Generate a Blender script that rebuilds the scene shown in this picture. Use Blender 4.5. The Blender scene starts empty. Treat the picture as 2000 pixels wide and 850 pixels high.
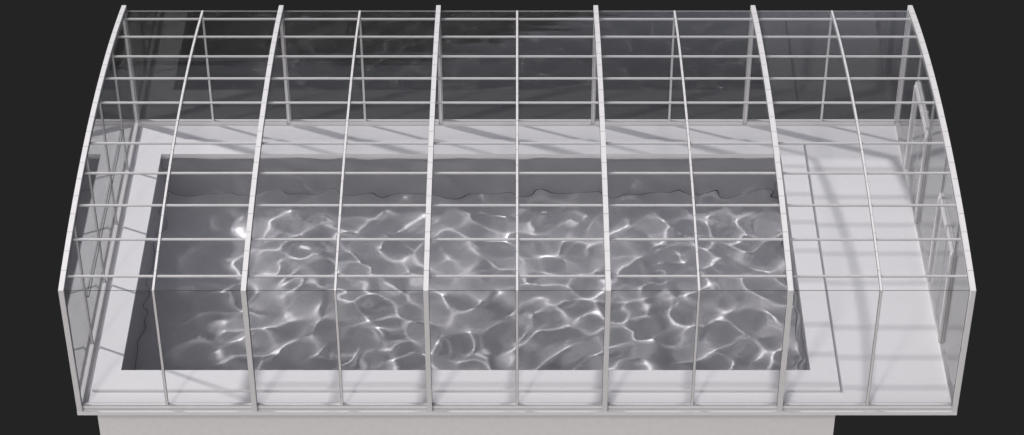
import bpy, math, random
import numpy as np
from mathutils import Vector

random.seed(4); rng = np.random.default_rng(3)
S = bpy.context.scene
COL = S.collection

# ------------------------------------------------------------------ dimensions (metres)
D, H, RISE = 5.541, 1.835, 0.302            # enclosure depth, eave height, rise of the arch
RAD = ((D/2)**2 + RISE**2) / (2*RISE)
ZC = H + RISE - RAD
HX = 5.030                                   # half length of the enclosure
BAYS = [-5, -3, -1, 1, 3, 5]
PX0, PX1, PY0, PY1 = -4.608, 3.418, 0.665, 4.775      # pool opening
CX0, CX1, CY0, CY1 = -4.905, 3.724, 0.338, 5.088      # coping outline
Z_COP, Z_WATER, Z_FLOOR = 0.035, -0.045, -1.04
Z_SILL = 0.058

# ------------------------------------------------------------------ mesh helpers
class MB:
    def __init__(self): self.v, self.f, self.m, self.s = [], [], [], []
    def quad(self, a, b, c, d, mat=0, smooth=False):
        n = len(self.v); self.v += [a, b, c, d]; self.f.append((n, n+1, n+2, n+3)); self.m.append(mat); self.s.append(smooth)
    def box(self, x0, x1, y0, y1, z0, z1, mat=0):
        n = len(self.v)
        self.v += [(x, y, z) for z in (z0, z1) for (x, y) in ((x0, y0), (x1, y0), (x1, y1), (x0, y1))]
        for f in ((3, 2, 1, 0), (4, 5, 6, 7), (0, 1, 5, 4), (1, 2, 6, 5), (2, 3, 7, 6), (3, 0, 4, 7)):
            self.f.append(tuple(n+i for i in f)); self.m.append(mat); self.s.append(False)
    def sweep(self, outer, inner, x0, x1, mat=0, smooth=False):
        """solid between two (y,z) polylines, from x0 to x1; big faces share vertices, so they can shade smooth"""
        k = len(outer); n = len(self.v)
        for pl in (outer, inner):
            for (y, z) in pl: self.v += [(x0, y, z), (x1, y, z)]
        o = lambda i, s: n + 2*i + s
        q = lambda i, s: n + 2*k + 2*i + s
        for i in range(k-1):
            self.f.append((o(i, 0), o(i, 1), o(i+1, 1), o(i+1, 0))); self.m.append(mat); self.s.append(smooth)
            self.f.append((q(i+1, 0), q(i+1, 1), q(i, 1), q(i, 0))); self.m.append(mat); self.s.append(smooth)
        m = len(self.v); self.v += self.v[n:n+4*k]
        o = lambda i, s: m + 2*i + s
        q = lambda i, s: m + 2*k + 2*i + s
        for i in range(k-1):
            self.f.append((o(i, 0), o(i+1, 0), q(i+1, 0), q(i, 0))); self.m.append(mat); self.s.append(False)
            self.f.append((o(i+1, 1), o(i, 1), q(i, 1), q(i+1, 1))); self.m.append(mat); self.s.append(False)
        for i, flip in ((0, False), (k-1, True)):
            f = (o(i, 0), q(i, 0), q(i, 1), o(i, 1))
            self.f.append(f[::-1] if flip else f); self.m.append(mat); self.s.append(False)
    def prism_x(self, poly, x0, x1, mat=0):
        k = len(poly); n = len(self.v)
        self.v += [(x0, y, z) for y, z in poly] + [(x1, y, z) for y, z in poly]
        self.f.append(tuple(n+i for i in range(k))[::-1]); self.f.append(tuple(n+k+i for i in range(k)))
        for i in range(k):
            j = (i+1) % k; self.f.append((n+i, n+j, n+k+j, n+k+i))
        self.m += [mat]*(k+2); self.s += [False]*(k+2)
    def tube_x(self, x0, x1, y, z, r, seg=20, mat=0):
        n = len(self.v)
        for x in (x0, x1):
            for i in range(seg):
                t = 2*math.pi*i/seg; self.v.append((x, y + r*math.cos(t), z + r*math.sin(t)))
        for i in range(seg):
            j = (i+1) % seg; self.f.append((n+i, n+j, n+seg+j, n+seg+i)); self.m.append(mat); self.s.append(True)
        m = len(self.v); self.v += self.v[n:n+2*seg]
        self.f.append(tuple(m+i for i in range(seg))[::-1]); self.f.append(tuple(m+seg+i for i in range(seg)))
        self.m += [mat]*2; self.s += [False]*2
    def ring(self, o, i, z0, z1, mat=0):
        """rectangular frame (outer rect, inner rect) between two heights"""
        def rect(r, z): return [(r[0], r[2], z), (r[1], r[2], z), (r[1], r[3], z), (r[0], r[3], z)]
        n = len(self.v); self.v += rect(o, z0) + rect(i, z0) + rect(o, z1) + rect(i, z1)
        for a in range(4):
            b = (a+1) % 4
            for f in ((8+a, 8+b, 12+b, 12+a), (b, a, 4+a, 4+b), (a, b, 8+b, 8+a), (4+b, 4+a, 12+a, 12+b)):
                self.f.append(tuple(n+q for q in f)); self.m.append(mat); self.s.append(False)
    def build(self, name, mats, parent=None, bevel=0):
        me = bpy.data.meshes.new(name); me.from_pydata(self.v, [], self.f); 
        for m in (mats if isinstance(mats, (list, tuple)) else [mats]): me.materials.append(m)
        me.polygons.foreach_set('material_index', self.m); me.polygons.foreach_set('use_smooth', self.s)
        me.update()
        o = bpy.data.objects.new(name, me); COL.objects.link(o)
        if parent: o.parent = parent
        if bevel:
            b = o.modifiers.new('edge', 'BEVEL'); b.width = bevel; b.segments = 2; b.limit_method = 'ANGLE'; b.angle_limit = math.radians(50)
        return o

def empty(name, label, cat, loc=(0, 0, 0)):
    o = bpy.data.objects.new(name, None); COL.objects.link(o); o.location = loc; o.empty_display_size = .2
    o['label'] = label; o['category'] = cat
    return o

def arc_pts(o, y0=None, y1=None, n=20):
    """points of the roof curve, inset by o from the outer face"""
    r = RAD - o
    a0 = math.asin(((o if y0 is None else y0) - D/2)/r); a1 = math.asin(((D-o if y1 is None else y1) - D/2)/r)
    return [(D/2 + r*math.sin(a0+(a1-a0)*i/n), ZC + r*math.cos(a0+(a1-a0)*i/n)) for i in range(n+1)]
def prof(o, zb=0.0, n=20):
    return [(o, zb)] + arc_pts(o, n=n) + [(D-o, zb)]
def roof_z(y, o): return ZC + math.sqrt((RAD-o)**2 - (y-D/2)**2)

# ------------------------------------------------------------------ materials
def new_mat(name):
    m = bpy.data.materials.new(name); m.use_nodes = True; nt = m.node_tree
    return m, nt, nt.nodes['Principled BSDF'], nt.nodes['Material Output']
def noise_col(nt, a, b, scale, detail=3, rough=.6, coord='Object', lo=.35, hi=.65):
    tc = nt.nodes.new('ShaderNodeTexCoord'); nz = nt.nodes.new('ShaderNodeTexNoise'); cr = nt.nodes.new('ShaderNodeValToRGB')
    nz.inputs['Scale'].default_value = scale; nz.inputs['Detail'].default_value = detail; nz.inputs['Roughness'].default_value = rough
    cr.color_ramp.elements[0].color = (*a, 1); cr.color_ramp.elements[1].color = (*b, 1)
    cr.color_ramp.elements[0].position = lo; cr.color_ramp.elements[1].position = hi
    nt.links.new(tc.outputs[coord], nz.inputs['Vector']); nt.links.new(nz.outputs['Fac'], cr.inputs['Fac'])
    return cr.outputs['Color'], nz.outputs['Fac']
def matte(name, a, b, scale, rough, bump=0, spec=.4, lo=.35, hi=.65, detail=3):
    m, nt, p, out = new_mat(name)
    c, f = noise_col(nt, a, b, scale, lo=lo, hi=hi, detail=detail)
    nt.links.new(c, p.inputs['Base Color']); p.inputs['Roughness'].default_value = rough
    p.inputs['Specular IOR Level'].default_value = spec
    if bump:
        bp = nt.nodes.new('ShaderNodeBump'); bp.inputs['Strength'].default_value = bump; bp.inputs['Distance'].default_value = .002
        nt.links.new(f, bp.inputs['Height']); nt.links.new(bp.outputs['Normal'], p.inputs['Normal'])
    return m
M_FRAME = matte('white_coated_aluminium', (.60, .588, .593), (.63, .618, .622), 6, .42, spec=.4)
M_DECK = matte('pale_fine_concrete', (.635, .63, .645), (.69, .685, .695), 90, .8, bump=.15, spec=.2, detail=6)
M_COPING = matte('pale_coping_stone', (.635, .63, .645), (.69, .685, .695), 110, .8, bump=.15, spec=.2, detail=6)
M_SHELL = matte('white_render', (.67, .655, .655), (.70, .685, .68), 12, .8, bump=.1, spec=.2)
M_LINER = matte('grey_pool_liner', (.53, .522, .54), (.625, .617, .633), 55, .85, spec=.1, detail=8, lo=.3, hi=.7)
M_GASKET = matte('dark_rubber_gasket', (.035, .035, .04), (.05, .05, .055), 30, .6)
M_JOINT = matte('grey_joint_line', (.12, .12, .125), (.15, .15, .155), 30, .6)
M_SEAM = matte('black_seam', (.03, .03, .032), (.04, .04, .042), 30, .9)
M_EDGE_GLINT = matte('painted_edge_glint', (.5, .5, .52), (.6, .6, .62), 30, .25)

def glass():
    m = bpy.data.materials.new('clear_glazing'); m.use_nodes = True; nt = m.node_tree; nt.nodes.clear()
    out = nt.nodes.new('ShaderNodeOutputMaterial'); mix = nt.nodes.new('ShaderNodeMixShader')
    tr = nt.nodes.new('ShaderNodeBsdfTransparent'); tr.inputs['Color'].default_value = (.985, .985, .987, 1)
    gl = nt.nodes.new('ShaderNodeBsdfGlossy'); gl.inputs['Roughness'].default_value = 0.0; gl.inputs['Color'].default_value = (1, 1, 1, 1)
    geo = nt.nodes.new('ShaderNodeNewGeometry'); fr = nt.nodes.new('ShaderNodeFresnel')
    mr = nt.nodes.new('ShaderNodeMapRange')              # a thin pane does not bend light: same reflectance on both of its faces
    mr.inputs['To Min'].default_value = 1.5; mr.inputs['To Max'].default_value = 1/1.5
    nt.links.new(geo.outputs['Backfacing'], mr.inputs['Value']); nt.links.new(mr.outputs['Result'], fr.inputs['IOR'])
    nt.links.new(fr.outputs['Fac'], mix.inputs['Fac']); nt.links.new(tr.outputs[0], mix.inputs[1]); nt.links.new(gl.outputs[0], mix.inputs[2])
    nt.links.new(mix.outputs[0], out.inputs['Surface'])
    return m
M_GLASS = glass()
def water_mat():
    m = bpy.data.materials.new('pool_water'); m.use_nodes = True; nt = m.node_tree; nt.nodes.clear()
    out = nt.nodes.new('ShaderNodeOutputMaterial'); g = nt.nodes.new('ShaderNodeBsdfRefraction'); r = nt.nodes.new('ShaderNodeBsdfGlass')
    r.inputs['IOR'].default_value = 1.333; r.inputs['Roughness'].default_value = 0; r.inputs['Color'].default_value = (.99, .993, 1, 1)
    nt.nodes.remove(g); nt.links.new(r.outputs[0], out.inputs['Surface'])
    return m
M_WATER = water_mat()

# ------------------------------------------------------------------ deck slab
b = MB()
b.ring((-HX, HX, -.002, D+.002), (PX0-.1, PX1+.1, PY0-.1, PY1+.1), -.05, 0)
deck = b.build('deck', M_DECK); deck['kind'] = 'structure'
deck['label'] = 'pale concrete deck slab carrying the glass enclosure and the pool'; deck['category'] = 'deck'

# ------------------------------------------------------------------ pool
pool = empty('swimming_pool', 'rectangular sunken pool with grey liner and raised white coping inside the glass enclosure', 'swimming pool', ((PX0+PX1)/2, (PY0+PY1)/2, -1.15))
def rel(o, root):
    o.parent = root; o.matrix_parent_inverse.identity(); o.location = Vector(o.location) - root.location; return o
b = MB(); e = .052
b.ring((CX0+.022, CX1-.022, CY0, CY1), (PX0-e, PX1+e, PY0-e, PY1+e), -1.15, -.053)
b.box(PX0-e-.001, PX1+e+.001, PY0-e-.001, PY1+e+.001, -1.149, -1.10)
rel(b.build('shell', M_SHELL), pool)
b = MB(); i = .006
b.ring((PX0-.05, PX1+.05, PY0-.05, PY1+.05), (PX0-i, PX1+i, PY0-i, PY1+i), Z_FLOOR, -.0205)
b.box(PX0-.05, PX1+.05, PY0-.05, PY1+.05, Z_FLOOR-.04, Z_FLOOR)
liner = rel(b.build('liner', M_LINER), pool)
b = MB(); g = .005; w = .005
L, R_, F, B = PX0-i, PX1+i, PY0-i, PY1+i
b.box(L-.001, L+w, F, B, Z_FLOOR+.001, Z_FLOOR+g); b.box(R_-w, R_+.001, F, B, Z_FLOOR+.001, Z_FLOOR+g)
b.box(L+w, R_-w, F-.001, F+w, Z_FLOOR+.001, Z_FLOOR+g); b.box(L+w, R_-w, B-w, B+.001, Z_FLOOR+.001, Z_FLOOR+g)
for cx, cy in ((L, B), (R_, B)):
    b.box(cx-.004, cx+.004, cy-.004, cy+.004, Z_FLOOR+g, -.03)
seam = b.build('seam', M_SEAM); seam.parent = liner; seam.location = -pool.location - Vector(liner.location) if False else Vector((0, 0, 0))
b = MB()
b.ring((CX0, CX1, CY0, CY1), (PX0, PX1, PY0, PY1), .0, Z_COP)
# the downstand of the coping inside the opening
b.ring((PX0-.09, PX1+.09, PY0-.09, PY1+.09), (PX0, PX1, PY0, PY1), -.02, .0)
rel(b.build('coping', M_COPING), pool)

# ------------------------------------------------------------------ water
dx = .016
# unseen flat margin inside the slab, added so caustics reach nearer the walls
WX0, WX1, WY0, WY1 = -HX+.01, PX1+.06, PY0-.06, D-.02
nx, ny = int((WX1-WX0)/dx), int((WY1-WY0)/dx)
xs = np.linspace(WX0, WX1, nx); ys = np.linspace(WY0, WY1, ny)
X, Y = np.meshgrid(xs, ys); Z = np.zeros_like(X)
Xw = X + .12*np.sin(1.7*Y+.6) + .07*np.sin(3.1*Y-1.1*X); Yw = Y + .12*np.sin(1.5*X+2.1) + .07*np.sin(2.7*X+1.9*Y+.4)
NW = 60
for k in range(NW):
    lam = math.exp(rng.uniform(math.log(.24), math.log(.62))); th = rng.uniform(0, 2*math.pi); ph = rng.uniform(0, 2*math.pi)
    kk = 2*math.pi/lam
    Z += .0021*(lam/.6)**1.35*np.sin(kk*(Xw*math.cos(th)+Yw*math.sin(th))+ph)
out_ = np.maximum.reduce([PX0-X, X-PX1, PY0-Y, Y-PY1, np.zeros_like(X)])
Z *= np.clip(1-(out_-.006)/.05, 0, 1)
idx = np.arange(nx*ny).reshape(ny, nx)
faces = np.stack([idx[:-1, :-1], idx[:-1, 1:], idx[1:, 1:], idx[1:, :-1]], -1).reshape(-1, 4)
me = bpy.data.meshes.new('water')
me.vertices.add(nx*ny); me.vertices.foreach_set('co', np.stack([X, Y, Z+Z_WATER], -1).astype(np.float32).ravel())
me.loops.add(faces.size); me.loops.foreach_set('vertex_index', faces.ravel().astype(np.int32))
me.polygons.add(len(faces)); me.polygons.foreach_set('loop_start', np.arange(0, faces.size, 4, dtype=np.int32))
me.update(calc_edges=True); me.polygons.foreach_set('use_smooth', np.ones(len(faces), bool)); me.materials.append(M_WATER); me.validate()
water = bpy.data.objects.new('water', me); COL.objects.link(water); water['kind'] = 'structure'
water['label'] = 'clear rippling pool water throwing bright caustic lines on the liner'; water['category'] = 'water'
water.cycles.is_caustics_caster = True
for o in (liner, seam): o.cycles.is_caustics_receiver = True

# ------------------------------------------------------------------ enclosure
enc = empty('pool_enclosure', 'white framed glass pool enclosure with shallow arched roof and double doors at one end', 'pool enclosure')
PURLIN_T = [.143, .334, .525, .714, .906]
RA = math.asin(D/2/RAD)
def add_rib(x):
    b = MB(); w = .0285
    b.sweep(prof(0), prof(.0585), x-w, x+w)                       # outer cap
    b.sweep(prof(.0675, Z_SILL), prof(.084, Z_SILL), x-.0265, x+.0265)      # clamping bar inside the glass
    b.sweep(prof(.0835, Z_SILL), prof(.110, Z_SILL), x-.0125, x+.0125)      # inner fin
    b.sweep(prof(.0580, Z_SILL), prof(.0840, Z_SILL), x-.0105, x+.0105)     # web between the panes
    for s in (-1, 1):
        a0, a1 = sorted((x+s*(w-.002), x+s*(w+.0035)))
        b.sweep(prof(.0505, Z_SILL), prof(.0590, Z_SILL), a0, a1, mat=1)    # gasket along the cap
        a0, a1 = sorted((x+s*.0124, x+s*.0165))
        b.sweep(prof(.0830, Z_SILL), prof(.0852, Z_SILL), a0, a1, mat=1)    # groove line inside
    pts = arc_pts(0)                                              # butt joints between the bent segments
    for j in range(1, 20):
        y, z = pts[j]; t = math.asin((y-D/2)/RAD); hw = .0017
        c, s = math.cos(t), math.sin(t)
        p = lambda u, h: (y + c*u + s*h, z - s*u + c*h)
        b.sweep([p(-hw, .0012), p(hw, .0012)], [p(-hw, -.004), p(hw, -.004)], x-w-.0008, x+w+.0008, mat=2)
    return b.build('rib', [M_FRAME, M_GASKET, M_JOINT], enc)
for x in BAYS: add_rib(x)

def add_bar(x):
    b = MB(); w = .0125
    b.sweep(prof(.054, Z_SILL-.003), prof(.094, Z_SILL-.003), x-w, x+w)
    for s in (-1, 1):
        a0, a1 = sorted((x+s*(w-.001), x+s*(w+.003)))
        b.sweep(prof(.0555, Z_SILL), prof(.067, Z_SILL), a0, a1, mat=1)
    pts = arc_pts(.054)
    for j in range(1, 20):
        y, z = pts[j]; t = math.asin((y-D/2)/RAD); hw = .002; c, s = math.cos(t), math.sin(t)
        p = lambda u, h: (y + c*u + s*h, z - s*u + c*h)
        b.sweep([p(-hw, .001), p(hw, .001)], [p(-hw, -.004), p(hw, -.004)], x-w-.0006, x+w+.0006, mat=2)
    return b.build('glazing_bar', [M_FRAME, M_GASKET, M_JOINT], enc)
for x in (-4, -2, 0, 2, 4): add_bar(x)

# purlins: round tubes under the roof glass, one length per half bay, on both slopes
for t in [-q for q in reversed(PURLIN_T)] + PURLIN_T:
    r = RAD - .083; y, z = D/2 + r*math.sin(t*RA), ZC + r*math.cos(t*RA)
    for k in range(5):
        b = MB(); b.tube_x(BAYS[k]+.012, BAYS[k+1]-.012, y, z, .0155)
        b.build('purlin', M_FRAME, enc)

# panes
G0, G1 = .060, .066
for k in range(5):
    x0, x1 = BAYS[k]+.0115, BAYS[k+1]-.0115
    b = MB(); b.sweep(arc_pts(G0, G0+.004, D-G0-.004, n=60), arc_pts(G1, G0+.004, D-G0-.004, n=60), x0, x1, smooth=True)
    b.build('roof_pane', M_GLASS, enc)
    for name, s in (('front_pane', 0), ('back_pane', 1)):
        zt = roof_z(G0+.004, G1) - .003
        b = MB()
        if s == 0: b.box(x0, x1, G0, G1, Z_SILL+.001, zt)
        else: b.box(x0, x1, D-G1, D-G0, Z_SILL+.001, zt)
        b.build(name, M_GLASS, enc)
    # the eave joints: dark sealant in front; behind, the glass-edge glint painted as a pale strip
    zt = roof_z(G0, G0)
    b = MB(); b.box(x0, x1, G0-.0025, G0+.0025, zt-.0038, zt-.0006); b.build('eave_joint', M_GASKET, enc)
    b = MB(); b.box(x0, x1, D-G0-.002, D-G0+.0025, zt-.0035, zt+.0005); b.build('eave_joint', M_EDGE_GLINT, enc)

# sills
def sill_front(s):
    b = MB()
    def bx(x0, x1, y0, y1, z0, z1, m=0):
        if s: y0, y1 = D-y1, D-y0
        b.box(x0, x1, y0, y1, z0, z1, m)
    for k in range(5):
        x0, x1 = BAYS[k]+.0290, BAYS[k+1]-.0290
        bx(x0, x1, .048, .092, -.001, Z_SILL)
        bx(x0, x1, .046, .0478, .0005, .006, 1)
        bx(x0, x1, .0463, .0482, Z_SILL-.003, Z_SILL+.001, 1); bx(x0, x1, .0905, .0925, Z_SILL-.003, Z_SILL+.001, 1)
    return b.build('sill', [M_FRAME, M_JOINT], enc)
sill_front(0); sill_front(1)
def sill_side(s):
    b = MB()
    def bx(x0, x1, y0, y1, z0, z1, m=0):
        if s < 0: x0, x1 = -x1, -x0
        b.box(x0, x1, y0, y1, z0, z1, m)
    bx(4.977, 5.0255, .111, D-.111, -.001, .055)
    bx(4.975, 4.977, .111, D-.111, .051, .0565, 1)
    bx(4.988, 4.990, .111, D-.111, .0545, .0565, 1)
    bx(5.0125, 5.0145, .111, D-.111, .0545, .0565, 1)
    return b.build('sill', [M_FRAME, M_JOINT], enc)
sill_side(-1); sill_side(1)

# gables
GY = [D*k/5 for k in range(6)]
DOORS = {1, 3}
for s in (-1, 1):
    for k in range(1, 5):
        y = GY[k]; b = MB(); w = .0095
        b.box(s*5-.0125, s*5+.0125, y-w, y+w, .0551, roof_z(y, .108))
        for q in (-1, 1):
            b.box(s*5-.0137, s*5-.0075, y+q*w-.0015, y+q*w+.0015, .056, roof_z(y, .1085), 1)
            b.box(s*5+.0075, s*5+.0137, y+q*w-.0015, y+q*w+.0015, .056, roof_z(y, .1085), 1)
        b.build('gable_bar', [M_FRAME, M_JOINT], enc)
    for k in range(5):
        y0 = (GY[k]+.0126) if k else .111; y1 = (GY[k+1]-.0126) if k < 4 else D-.111
        zb = .056
        if s > 0 and k in DOORS: zb = 1.452
        top = [(y1 + (y0-y1)*i/12, roof_z(y1 + (y0-y1)*i/12, .109)) for i in range(13)]
        b = MB(); b.prism_x([(y0, zb), (y1, zb)] + top, s*5-.003, s*5+.003); b.build('gable_pane', M_GLASS, enc)
# thin seals round the two fixed lights in the windowless gable
for y0, y1 in ((3.385, 4.42), (1.21, 3.375)):
    b = MB(); q = .0042; X0, X1, zz = -5.052, -4.985, .69
    b.box(X0-q, X0+q, y0, y1, zz-q, zz+q); b.box(X1-q, X1+q, y0, y1, zz-q, zz+q)
    b.box(X0-q, X1+q, y0-q, y0+q, zz-q, zz+q); b.box(X0-q, X1+q, y1-q, y1+q, zz-q, zz+q)
    b.build('glazing_seal', M_GASKET, enc)

# double doors in the other gable
def add_door(k):
    y0, y1 = GY[k], GY[k+1]; ym = (y0+y1)/2 - .08
    xa, xb, zt = 4.955, 5.020, 1.45
    b = MB()                                             # outer frame: head with a groove
    b.box(xa+.012, xb-.006, y0+.0135, y1-.0135, zt-.05, zt)
    b.box((xa+xb)/2-.0005, (xa+xb)/2+.0045, y0+.0136, y1-.0136, zt-.004, zt+.0012, 1)
    door = b.build('door', [M_FRAME, M_GASKET], enc)
    for ya, yb in ((y0+.0135, y0+.062), (y1-.062, y1-.0135)):
        c = MB(); c.box(xa, xb, ya, yb, .0552, zt-.0502)
        for q in (.022, .043):
            c.box(xa+q-.0008, xa+q+.0008, ya-.0008, yb+.0008, .056, zt-.051, 1)
        c.build('jamb', [M_FRAME, M_JOINT], door)
    for n, (ya, yb) in enumerate(((y0+.0625, ym-.002), (ym+.002, y1-.0625))):
        off = .004*n
        c = MB(); c.box(xa+.014-off, xb-.016-off, ya, yb, zt-.095, zt-.052); c.build('leaf_rail', M_FRAME, door)
        c = MB(); c.box(xa+.008-off, xb-.024-off, ya, yb, .056, .105); c.build('leaf_rail', M_FRAME, door)
        c = MB(); c.box(4.984-off, 4.990-off, ya, yb, .1055, zt-.0955); c.build('leaf_pane', M_GLASS, door)
    c = MB(); c.box(4.979, 4.991, ym-.0018, ym+.0018, .106, zt-.096); c.build('meeting_seal', M_FRAME, door)
    c = MB(); c.box(xa-.003, xb+.003, ym-.012, ym+.012, zt-.0492, zt+.002); c.build('head_joint', M_FRAME, door)
    return door
for k in sorted(DOORS): add_door(k)

# ------------------------------------------------------------------ light
def lamp(name, direction, dist, diam, power, col):
    l = bpy.data.lights.new(name, 'AREA'); l.shape = 'DISK'; l.size = diam; l.energy = power; l.color = col
    o = bpy.data.objects.new(name, l); COL.objects.link(o)
    d = Vector(direction).normalized(); c = Vector((0, D/2, 0))
    o.location = c - d*dist; o.rotation_euler = d.to_track_quat('-Z', 'Y').to_euler()
    l.cycles.is_caustics_light = True
    return o
KEY, FILL = (1.00, -.44, -1.0), (.43, .95, -1.0)
lamp('key_lamp', KEY, 150, 5.6, 206000, (1.0, .98, .97))
lamp('front_lamp', FILL, 150, 12, 48000, (1.0, .97, .95))

w = bpy.data.worlds.new('World'); S.world = w; w.use_nodes = True; nt = w.node_tree; nt.nodes.clear()
out = nt.nodes.new('ShaderNodeOutputWorld'); bg = nt.nodes.new('ShaderNodeBackground')
tc = nt.nodes.new('ShaderNodeTexCoord'); sep = nt.nodes.new('ShaderNodeSeparateXYZ')
nt.links.new(tc.outputs['Generated'], sep.inputs[0])
def math_(op, a, b=None, c=None):
    n = nt.nodes.new('ShaderNodeMath'); n.operation = op
    for i_, v in enumerate((a, b, c)):
        if v is None: continue
        if isinstance(v, (int, float)): n.inputs[i_].default_value = v
        else: nt.links.new(v, n.inputs[i_])
    return n.outputs[0]
def maprange(v, a0, a1, b0, b1, smooth=True):
    n = nt.nodes.new('ShaderNodeMapRange'); n.interpolation_type = 'SMOOTHSTEP' if smooth else 'LINEAR'
    nt.links.new(v, n.inputs['Value'])
    for k_, q in (('From Min', a0), ('From Max', a1), ('To Min', b0), ('To Max', b1)): n.inputs[k_].default_value = q
    return n.outputs['Result']
# studio dome: dark below a ragged horizon, dim bluish above; the horizon is a bank that stands higher to the back left
mp = nt.nodes.new('ShaderNodeMapping'); mp.inputs['Scale'].default_value = (5, 2, 34)
nz = nt.nodes.new('ShaderNodeTexNoise'); nz.inputs['Scale'].default_value = 1.6; nz.inputs['Detail'].default_value = 5; nz.inputs['Roughness'].default_value = .6
nt.links.new(tc.outputs['Generated'], mp.inputs['Vector']); nt.links.new(mp.outputs[0], nz.inputs['Vector'])
bank = maprange(sep.outputs['X'], -.06, .10, .40, .06)
bank = math_('ADD', bank, math_('MULTIPLY', math_('SUBTRACT', nz.outputs['Fac'], .5), .34))
edge = math_('SUBTRACT', sep.outputs['Z'], bank)
fac = maprange(edge, -.012, .02, 0, 1)
top = maprange(sep.outputs['Z'],   .0, 1.0, .10, .22, False)
cm = nt.nodes.new('ShaderNodeMix'); cm.data_type = 'RGBA'
top = math_('ADD', top, math_('MULTIPLY', maprange(sep.outputs['Z'], .10, .50, .17, 0), maprange(sep.outputs['X'], -.02, .14, .25, 1)))
sky = nt.nodes.new('ShaderNodeCombineColor')
for ch, q in zip(('Red', 'Green', 'Blue'), (.89, .92, 1.10)): nt.links.new(math_('MULTIPLY', top, q), sky.inputs[ch])
cm.inputs[6].default_value = (.0165, .0165, .0165, 1)
nt.links.new(sky.outputs[0], cm.inputs[7]); nt.links.new(fac, cm.inputs['Factor'])
def lobe(d, p, col, amp):
    n = nt.nodes.new('ShaderNodeVectorMath'); n.operation = 'DOT_PRODUCT'; n.inputs[1].default_value = Vector(d).normalized()
    nt.links.new(tc.outputs['Generated'], n.inputs[0])
    f = math_('MULTIPLY', math_('POWER', math_('MAXIMUM', n.outputs['Value'], 0), p), maprange(sep.outputs['Z'], -.02, .10, 0, amp))
    k_ = nt.nodes.new('ShaderNodeCombineColor')
    for ch, q in zip(('Red', 'Green', 'Blue'), col): nt.links.new(math_('MULTIPLY', f, q), k_.inputs[ch])
    return k_.outputs[0]
def add_col(a, b_):
    n = nt.nodes.new('ShaderNodeVectorMath'); n.operation = 'ADD'; nt.links.new(a, n.inputs[0]); nt.links.new(b_, n.inputs[1]); return n.outputs[0]
col = add_col(cm.outputs[2], lobe((-1, .10, .60), 6, (.97, .98, 1.03), .78))
col = add_col(col, lobe((-.2, -1, .18), 5, (1.04, 1.0, .975), 2.55))
nt.links.new(col, bg.inputs['Color']); bg.inputs['Strength'].default_value = 1
nt.links.new(bg.outputs[0], out.inputs['Surface'])

# ------------------------------------------------------------------ camera
cam = bpy.data.cameras.new('camera'); co = bpy.data.objects.new('camera', cam); COL.objects.link(co)
co.location = (0, -20.096, 19.252); co.rotation_euler = (math.pi/2 - .684, 0, 0)
cam.sensor_width = 36; cam.lens = 4740/2000*36; cam.shift_x = -.005; cam.clip_end = 500
S.camera = co

S.render.engine = 'CYCLES'
c = S.cycles
c.max_bounces = 16; c.diffuse_bounces = 4; c.glossy_bounces = 8; c.transmission_bounces = 10; c.transparent_max_bounces = 48
c.caustics_refractive = True; c.caustics_reflective = False; c.blur_glossy = .3
c.sample_clamp_indirect = 8; c.sample_clamp_direct = 14
c.use_denoising = True
try: c.denoiser = 'OPENIMAGEDENOISE'; c.denoising_input_passes = 'RGB_ALBEDO_NORMAL'
except Exception: pass
S.view_settings.view_transform = 'Standard'; S.view_settings.look = 'None'; S.view_settings.exposure = .1; S.view_settings.gamma = 1
